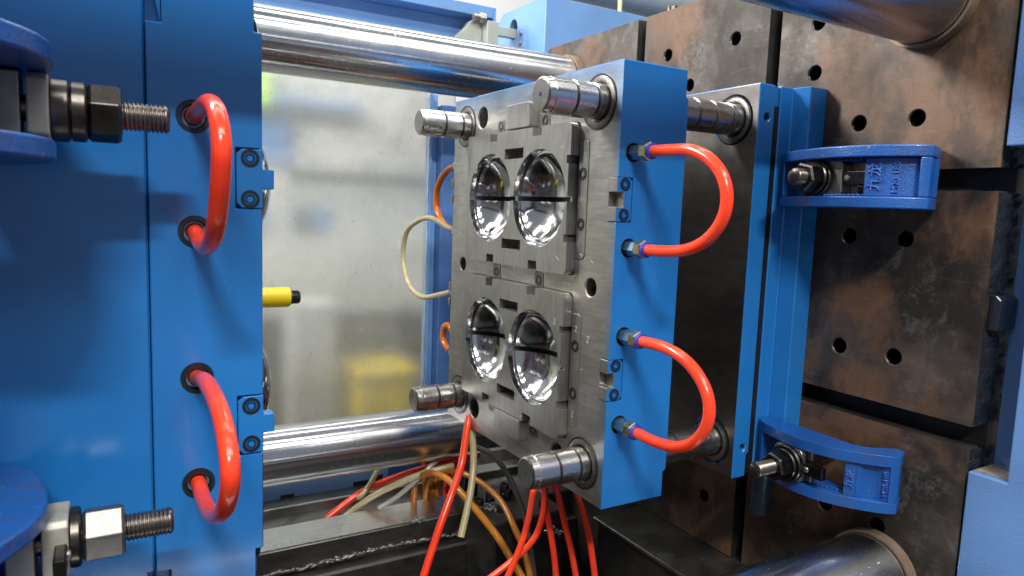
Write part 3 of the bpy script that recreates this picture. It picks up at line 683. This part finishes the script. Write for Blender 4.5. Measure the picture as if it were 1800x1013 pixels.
    if lettering:
        R90 = Matrix.Rotation(PI/2, 3, 'Z')
        def T(s_, size, y, d):
            s1 = (fx(y-5)-fx(y+5))/-10          # dX/dY of the floor there
            al = math.atan(s1)
            tt = text_bm(s_, size, 1.2, Matrix.Rotation(-al, 3, 'Z') @ FACE_X @ R90, (X0+fx(y)+d, Y0+y, Z0))
            obj('raised_lettering', tt, 'worn_letter', t)
        if lettering == 'U': T('九龙', 14, -69, 9.0); T('M20-180', 8.6, -85, 9.6)
        else: T('九龙', 10, -61, 4.4); T('M20-180', 7.6, -88, 4.6)
    return t
frU = [(-45, 63.5), (-58, 50), (-71, 25), (-79, 0), (-83, -26), (-83, -49), (-79, -66), (-74, -78), (-67, -90), (-59, -101), (-52, -108), (-46, -111)]
bkU = [(-24, -104), (-2, -94), (-1, -84), (-26, -72), (-38, -56), (-38, 0), (-36, 30), (-33.8, 45), (-33.8, 63.5)]
frL = [(-50, 63.5), (-60, 50), (-66, 29), (-70.5, 5), (-72, -14), (-69.5, -32), (-65, -46), (-57, -61), (-49, -73), (-40, -84), (-31, -93), (-23, -97)]
bkL = [(-2, -88), (-1, -78), (-24, -64), (-33, -50), (-31, 0), (-31, 25), (-33.8, 45), (-33.8, 63.5)]
WU = (-58, [(-58, 10), (-66, 9.5), (-80, 10), (-92, 11), (-104, 12)], -104.5)
WL = (-56, [(-56, 5), (-66, 5), (-66.5, 4), (-70, 11), (-78, 12), (-85, 8), (-91, 3)], -92)
KU = dict(tip=104, nut=(92, 76), wash=[(18, 76, 72.5), (20.5, 72.3, 66)], blk=(65.8, 47), teeth=True, webp=WU, yb=(17, -30), slide=(50, 38, -30, -38), af=27.5)
KL = dict(tip=129, nut=(103, 85), wash=[(17.5, 85, 81.5), (21, 81.3, 74.5)], blk=(74.3, 67), teeth=True, webp=WL, yb=(20, -17), slide=(63, 40, -12, -22), af=27.5)
mold_clamp(frU, bkU, (285, -66, 358.5), 'straight blue mold clamp with recessed lettering, right of the mold beside the upper slot', lettering='U', **KU)
mold_clamp(frL, bkL, (285, -66, 41), 'arched blue mold clamp with chipped paint, lower right above the tie bar', lettering='L', **KL)
def left_clamp(loc, label, kw, z_len):
    t = mold_clamp(frU if z_len == 1 else frL, bkU if z_len == 1 else bkL, (0, 0, 0), label, lettering='', **kw)
    t.rotation_euler = (0, PI, 0); t.location = Vector(loc)*S
KUL = dict(tip=142, nut=(116, 98), wash=[(17.5, 98, 90), (18, 89.5, 80)], blk=(79.8, 69), teeth=False, webp=(-88, [(-88, 9), (-94, 9), (-100, 9)], -104.5), yb=(18, -19), slide=(66, 50, 18, -19), af=30, link=False, blkmat='pale_lit_block')
KLL = dict(tip=140, nut=(112, 88.5), wash=[(18.5, 88, 82)], blk=(81.8, 68), teeth=False, webp=(-82, [(-82, 6), (-88, 6), (-91, 4)], -92), yb=(18, -19), slide=(64, 50, 18, -19), af=30, nutmat='lit_nut', blkmat='pale_lit_block')
left_clamp((-554, -66, 361), 'out of focus dark blue clamp with long threaded stud at the upper left edge', KUL, 1)
left_clamp((-554, -66, 99), 'blue clamp with steel nut coloured as lit and threaded stud at the lower left edge', KLL, 2)

# ------------------------------------------------------------------ hoses
def hose(pts, r, mat, label, group=None, n_=8):
    o = obj('hose', tube(B(), pts, r, 16, n_), mat, None, smooth=True, ang=60, origin=pts[0]); tag(o, label, 'hose', group); return o
def xp(x, yz, dx=0): return [(x, y, z) for y, z in yz]
GR = 'red cooling hose loops plugged into the mold sides'
hose(xp(-391, [(8, 371.5), (-8, 371.6), (-39, 372.5), (-83, 372), (-113, 365), (-129, 354), (-135, 341), (-131, 327), (-123, 313), (-110, 298), (-88, 286), (-54, 280.5), (-22, 283), (-4, 287.5), (8, 288.2)]), 5.6, 'hose_red', 'upper red hose loop on the left blue mold half', GR)
hose(xp(-391, [(8, 178.3), (-8, 180), (-51, 187.5), (-97, 187.5), (-130, 182), (-150, 171), (-156, 156), (-141, 135.5), (-109, 115.5), (-67, 100), (-29, 94.5), (-6, 95.5), (8, 96)]), 5.6, 'hose_red', 'lower red hose loop on the left blue mold half', GR)
hose(xp(18, [(-24, 375), (-30, 375), (-55, 374.6), (-81, 373), (-103, 365), (-119.6, 351), (-127.5, 334), (-126.7, 316.7), (-118, 301.5), (-103, 289.5), (-82, 281.5), (-55.5, 278.5), (-33, 278), (-24, 278)]), 5.7, 'hose_red', 'upper red hose loop on the right blue face beside the lock', GR)
hose(xp(18, [(-24, 185.5), (-30, 185.5), (-60, 185.7), (-86, 181), (-106, 170.5), (-120, 155.4), (-125, 138.3), (-120.4, 120), (-105.5, 103), (-84, 93), (-56, 89.5), (-30, 90.2), (-24, 90.5)]), 5.7, 'hose_red', 'lower red hose loop on the right blue face beside the lower lock', GR)
hose(xp(19, [(408, 375), (415, 375), (443, 371.6), (472, 357), (488, 334), (483, 307), (459, 288), (431, 280), (408, 278)]), 5, 'hose_orange', 'short orange hose loop behind the far edge of the centre mold')
hose([(16, 408, 278), (14, 432, 281.8), (8, 482, 294.5), (8, 533, 289), (8, 581, 271), (8, 600, 240), (8, 596, 205), (8, 563, 173), (8, 509, 163), (12, 452, 173.7), (18, 412, 184)], 4.3, 'hose_cream', 'pale clear hose loop in front of the guard window')
hose([(18, 408, 90.5), (18, 430, 92), (18, 446, 104), (18, 443, 122), (18, 425, 128), (18, 408, 118)], 5, 'hose_orange', 'small orange hose stub behind the lower far edge of the centre mold')
hose([(8, 316, 12), (-2, 310, 8), (-20, 291, -45), (-42, 274, -77), (-68, 258, -118), (-96, 242, -171), (-120, 225, -216), (-150, 200, -300)], 5.3, 'hose_red', 'bright red hose hanging diagonally from the mold to the bottom edge')
hose([(12, 322, 20), (7, 320, 13), (2, 298, -39), (-8, 282, -74), (-22, 268, -107), (-36, 256, -136)], 5.0, 'hose_cream', 'cut pale hose hanging beside the diagonal red hose')
hose([(-135, 570, -222), (-118, 572, -212), (-67, 573, -184), (-14, 548, -158), (39, 530, -142), (85, 525, -136), (130, 520, -132)], 6, 'hose_red', 'red hose lying on the bed rail under the lower tie bar')
hose([(-120, 548, -222), (-100, 548, -208), (-61, 531, -176), (-11, 503, -146), (22, 490, -134), (60, 480, -126)], 5.5, 'hose_cream', 'yellowed hose crossing the bed rail in front of the red one')
hose([(-80, 566, -192), (-74, 562, -186), (-57, 567, -168), (-35, 575, -142), (-10, 585, -128)], 4.5, 'hose_cream', 'thin tan hose rising behind the yellowed hose')
hose([(6, 530, -225), (6, 522, -183), (4, 515, -159), (7, 492, -139), (14, 461, -126), (22, 416, -124), (34, 359, -144), (47, 307, -170), (56, 270, -197), (63, 232, -228), (72, 200, -290)], 5.5, 'hose_amber', 'amber hose arching over the bed and down to the right')
hose([(28, 530, -215), (31, 521, -168), (39, 497, -141), (57, 458, -129), (76, 412, -134), (85, 358, -147), (83, 309, -171), (82, 271, -203), (80, 235, -270)], 5, 'hose_amber', 'second amber hose arching behind the first')
hose([(40, 410, -50), (58, 395, -66), (72, 374, -72), (83, 351, -89), (92, 329, -117), (100, 304, -164), (100, 285, -210), (98, 266, -254), (96, 240, -320)], 4.5, 'hose_smoke', 'smoky grey hose curving down below the mold')
RG = 'thin red hoses hanging below the mold'
hose([(14, 155, 4), (12, 148, -28), (7, 145, -40), (0, 141, -67), (-10, 138, -94), (-22, 137, -120), (-35, 137, -146), (-60, 135, -200)], 4, 'hose_red', 'leftmost thin red hose under the near lower guide pin', RG)
hose([(31, 165, 4), (31, 159, -35), (31, 154, -52), (26, 150, -76), (17, 149, -97), (4, 151, -113), (-12, 153, -125), (-60, 155, -150)], 4, 'hose_red', 'thin red hose curling left behind its neighbours under the mold', RG)
hose([(34, 168, 4), (35, 162, -38), (36, 158, -66), (40, 152, -95), (44, 145, -131), (46, 138, -175), (48, 130, -240)], 4, 'hose_red', 'thin red hose touching the curled one, third of the row under the mold', RG)
hose([(36, 155, 4), (40, 149, -25), (46, 142, -54), (52, 135, -86), (58, 126, -122), (64, 117, -169), (70, 105, -240)], 4, 'hose_red', 'second thin red hose from the right under the mold', RG)
hose([(44, 122, 4), (49, 115, -26), (56, 108, -50), (62, 100, -81), (66, 93, -116), (69, 87, -154), (72, 78, -230)], 4, 'hose_red', 'rightmost thin red hose under the blue mold corner', RG)
for i, (x, l_) in enumerate(((88, 'leftmost'), (99, 'second'), (110, 'third'), (121, 'rightmost'))):
    hose([(x+14, 566, -60), (x+8, 565, -135), (x+1, 565, -178), (x-4, 563, -245)], 5.5, 'hose_red', l_+' of the red hoses bundled upright behind the lower tie bar', 'red hoses bundled behind the lower tie bar')
for i, (x, l_) in enumerate(((41, 'leftmost'), (52, 'middle'), (62, 'rightmost'))):
    hose([(x+2, 562, -80), (x, 560, -131), (x-1, 558, -164), (x+5, 556, -235)], 5, 'hose_amber', l_+' of the short amber hoses upright beside the red bundle', 'amber hoses beside the red bundle')
hose([(-60, 520, -196), (-30, 515, -180), (0, 500, -150), (30, 500, -125), (60, 505, -110)], 4, 'hose_clear', 'clear hose end lying across the bed rail')

# small hydraulic fittings in the dark below the mold
rnd = random.Random(11)
vb = thing('valve_block', (130, 400, -190), 'dark oily valve block with screws behind the hanging hoses', 'valve block')
obj('block_body', boxm(60, 190, 330, 480, -423, -168), 'bed_black', vb, bevel=3, seg=2)
for i in range(9):
    x = rnd.uniform(70, 182); y = rnd.uniform(335, 470); h_ = rnd.uniform(8, 26)
    obj('cap_screw', lathe(B(), [(0, -168+h_-4), (3.4, -168+h_-4), (4, -168+h_), (7, -168+h_), (7.6, -168+h_-1), (7.6, -168)], (x, y), 'Z', 20, cap=False), 'black_steel', vb, smooth=True)

n = N('wet_plastic'); n.set(Base_Color=(.55, .56, .55), Roughness=.08, Transmission_Weight=.6, IOR=1.45)
rnd = random.Random(5)
for nm, (cx, cy, cz), (sx, sy, sz), cnt, lb in (('plastic_scrap', (-22, 447, -196), (14, 8, 3), 34, 'small clear plastic scrap on the bed rail under the amber hose'), ('plastic_scrap', (88, 385, -168), (22, 26, 5), 70, 'heap of shiny wet plastic scrap on the valve block'), ('plastic_scrap', (150, 300, -190), (20, 20, 5), 26, 'wet plastic scrap low beside the thin red hoses')):
    b = B()
    for i in range(cnt):
        m_ = Matrix.Translation((cx+rnd.gauss(0, sx*.5), cy+rnd.gauss(0, sy*.5), cz+abs(rnd.gauss(0, sz)))) @ Matrix.Rotation(rnd.random()*6, 4, (rnd.random(), rnd.random(), 1)) @ Matrix.Diagonal((rnd.uniform(1.5, 4.5), rnd.uniform(.8, 2), rnd.uniform(.5, 1.4), 1))
        bmesh.ops.create_icosphere(b, subdivisions=1, radius=1, matrix=m_)
    tag(obj(nm, b, 'wet_plastic', None, smooth=True, origin=(cx, cy, cz)), lb, 'scrap', None, 'stuff')

# ------------------------------------------------------------------ guard door behind
gd = thing('guard_window', (-330, 655, -60), 'dirty frosted guard window with pale blue post behind the tie bars', 'guard door')
obj('window_pane', boxm(-1300, 76, 655, 660, -170, 620), 'frosted_glass', gd)
obj('pane_edge', boxm(76.5, 82, 650, 662, -170, 520), 'machine_blue', gd, bevel=1)
obj('door_post', boxm(96, 190, 640, 700, -262, 500), 'dark_guard_post', gd, bevel=2)
obj('post_cap', boxm(84, 95.5, 662, 690, -262, 520), 'machine_blue', gd, bevel=1)
paint('dark_guard_post', (.06, .15, .38), (.09, .20, .45), .4, .5, .1, (.05, .06, .10))
sh = thing('side_sheet', (-300, 662, -262), 'blue sheet panel with black slots between bed and window', 'panel')
obj('sheet_body', boxm(-1500, 95, 647, 653, -262, -171), 'machine_blue', sh, bevel=.8)
for x0, x1, z0, z1 in ((-193, -169, -213, -198), (-63, -30, -210, -196), (-20, -6, -203, -190), (4, 84, -200, -172)):
    obj('slot', boxm(x0, x1, 646.2, 647.5, z0, z1), 'rubber_and_gap_black' if x0 < 0 else 'clamp_blue', sh)
bmz = thing('top_beam', (-600, 740, 600), 'periwinkle blue steel channel beam above the upper tie bar', 'beam')
obj('beam_web', boxm(-1500, 242, 772, 778, 560, 694), 'machine_blue', bmz, bevel=.8)
obj('beam_flange', boxm(-1500, 242, 730, 779, 694.5, 716), 'machine_blue', bmz, bevel=1.2)
obj('beam_end', boxm(242.5, 249, 730, 779, 600, 716), 'machine_blue', bmz, bevel=1)
obj('beam_foot', boxm(-1500, 242, 700, 771.5, 590, 596), 'machine_blue', bmz, bevel=.8)
bk = thing('latch_bracket', (200, 730, 600), 'grey-green steel latch bracket with a hex bolt on the beam end', 'bracket')
obj('bracket_plate', prism(B(), [(160, 597), (216, 597), (216, 688), (208, 691), (188, 680), (180, 668), (166, 655), (160, 646)], 'Y', 726, 744), 'greengrey', bk, bevel=1)
obj('bracket_rib', boxm(216.5, 241.5, 704, 752, 597, 682), 'greengrey', bk, bevel=1)
obj('roller', ring(B(), 27, 11, 716, 725.5, (176, 628), 'Y', 36), 'greengrey', bk, smooth=True)
obj('hex_bolt', hexn(B(), 19, 204, 216, (716, 688), 'X', .3, 1), 'clamp_steel', bk)
obj('bolt_thread', cyl(B(), 6, 190, 204, (716, 688), 'X', 16), 'clamp_steel', bk, smooth=True)
obj('slide_bar', boxm(249.5, 345, 757, 770, 671, 690), 'greengrey', bk, bevel=.8)
b4 = thing('blue_box', (500, 760, 500), 'pale blue sheet metal box with an oval hole above the platen corner', 'machine cover')
ov = prism(B(), [(766+17*math.cos(2*PI*i/32), 690+21*math.sin(2*PI*i/32)) for i in range(32)], 'X', 300, 335)
bo = cut(prism(B(), [(640, 480), (640, 731.5), (812, 731.5), (838, 710), (838, 480)], 'X', 310, 900), ov)
obj('box_shell', bo, 'machine_blue', b4, bevel=1.5, seg=2)
obj('hole_backing', prism(B(), [(766+16.9*math.cos(2*PI*i/32), 690+20.9*math.sin(2*PI*i/32)) for i in range(32)], 'X', 333, 334.9), 'rubber_and_gap_black', b4)
for y, z in ((732, 677), (735, 657)): obj('screw', lathe(B(), [(0, 307.2), (3.5, 307.5), (5, 309), (5, 311)], (y, z), 'X', 18, cap=False), 'clamp_steel', b4, smooth=True)
pp_ = thing('overhead_pipe', (600, 900, 900), 'thick grey pipe passing above the pale blue box', 'pipe')
obj('pipe_body', cyl(B(), 62, 180, 1800, (900, 885), 'X', 48), 'grey_pipe', pp_, smooth=True)
for x in (520, 1000): obj('pipe_band', ring(B(), 65, 62.2, x, x+26, (900, 885), 'X', 48), 'greengrey', pp_, smooth=True)
hose([(470, 620, 632), (480, 640, 660), (500, 655, 700), (515, 670, 760), (520, 690, 860)], 5, 'hose_cream', 'yellowish hose rising behind the platen top edge')
st = thing('roof_truss', (300, 2400, 1500), 'grey steel struts high behind the blue beam', 'truss')
for i, (x0, z0, x1, z1) in enumerate(((250, 1500, 560, 1980), (560, 1500, 760, 2100), (150, 1720, 900, 1780))):
    dx, dz = x1-x0, z1-z0; L = math.hypot(dx, dz); nx, nz = -dz/L*16, dx/L*16
    obj('strut', prism(B(), [(x0+nx, z0+nz), (x1+nx, z1+nz), (x1-nx, z1-nz), (x0-nx, z0-nz)], 'Y', 2400+i*30, 2420+i*30), 'greengrey', st)

# what shows dimly through the frosted window
cbt = thing('white_cabinet', (35, 1400, -420), 'blurred white cabinet seen low through the frosted window', 'cabinet')
obj('cabinet_body', boxm(-25, 95, 1300, 1400, -420, 48), 'white_paint', cbt, bevel=4)
obj('cabinet_door', boxm(-18, 88, 1296, 1299.6, -410, 36), 'white_paint', cbt, bevel=1)
ybx = thing('yellow_crate', (220, 1340, -420), 'yellow crate glowing dimly through the window near the lower pin', 'crate')
obj('crate_body', boxm(142, 306, 1240, 1420, -420, -160), 'yellow_paint', ybx, bevel=4)
obj('crate_lip', boxm(136, 312, 1234, 1426, -159.6, -142), 'yellow_paint', ybx, bevel=2)
mb = thing('neighbour_machine', (-50, 1600, -420), 'pale machine with blue bands seen blurred through the upper window', 'machine')
obj('machine_body', boxm(-1400, 560, 1560, 1900, -420, 900), 'white_paint', mb, bevel=6)
obj('blue_panel', boxm(-260, 30, 1546, 1559.6, 420, 540), 'machine_blue', mb, bevel=2)
obj('dark_band', boxm(20, 560, 1540, 1559.4, 385, 408), 'bed_steel', mb, bevel=2)
obj('blue_strip', boxm(-1400, 230, 1500, 1540, 585, 606), 'machine_blue', mb, bevel=2)  # blue strip set behind the upper pane
obj('dark_base', boxm(-1400, 560, 1536, 1559, -420, -20), 'bed_steel', mb, bevel=2)
obj('green_glow_panel', boxm(-118, -40, 1490, 1540, 575, 700), 'lime_glow_paint', mb, bevel=2)  # added panel, its lime colour stands in for a yellow-green glow
for x in (-130, -60, 60, 120): obj('blue_door', boxm(x-24, x+24, 1548, 1559.2, 230, 300), 'machine_blue' if x != 60 else 'bed_steel', mb, bevel=1)

# spray bottle behind the left mold half
yb = thing('spray_can', (-240, 400, 184), 'yellow can with a black ribbed cap lying behind the left mold', 'spray can')
obj('can_body', lathe(B(), [(0, -360), (13.5, -360), (13.5, -236), (12.6, -233.5), (0, -233.5)], (400, 184.5), 'X', 40, cap=False), 'yellow_paint', yb, smooth=True)
kn = B(); lathe(kn, [(0, -233.4), (9.5, -233.4), (9.5, -231), (8.4, -230.5), (8.4, -221.5), (7.4, -220), (0, -220)], (400, 184.0), 'X', 40, cap=False)
cp = obj('cap', kn, 'rubber_and_gap_black', yb, smooth=True)
for k in range(20):
    a = 2*PI*k/20; y = 400+8.5*math.cos(a); z = 184+8.5*math.sin(a)
    o = obj('rib', boxm(-230, -221.8, y-.5, y+.5, z-.5, z+.5), 'rubber_and_gap_black', cp)

# ------------------------------------------------------------------ periwinkle guard at the right edge
rg = thing('side_guard', (300, -260, -420), 'periwinkle blue sheet guard with stepped edge along the right side', 'guard')
obj('lower_cover', prism(B(), [(-217, -420), (-600, -420), (-600, 395), (-253, 395), (-253, 73.5), (-217, 73.5)], 'X', 282, 284.6) if 0 else prism(B(), [(-218, -420), (-600, -420), (-600, 382), (-252.5, 382), (-252.5, 73.5), (-218, 73.5)], 'X', 281.5, 326), 'guard_blue', rg, bevel=1.6, seg=2)
obj('recess_panel', boxm(326.3, 332, -600, -219.5, 73, 384), 'guard_blue', rg, bevel=.8)
obj('upper_cover', boxm(279, 345, -600, -220, 388.5, 900), 'guard_blue', rg, bevel=1.6, seg=2)
obj('ledge_dirt', boxm(288, 325.8, -251, -220, 73.6, 74.4), 'dust', rg)
n = N('dust'); n.set(Base_Color=n.mix(n.ramp(n.noise(90, 8, .8), (.35, 0), (.7, 1)), (.10, .09, .08), (.34, .30, .25)), Roughness=.9); n.bump(n.noise(300, 6), 1, .002)

for o in bpy.data.objects:
    if o.type == 'MESH':
        for p_ in [m for m in o.data.materials if m is None]: print('nomat', o.name)
print('objects', len(bpy.data.objects))
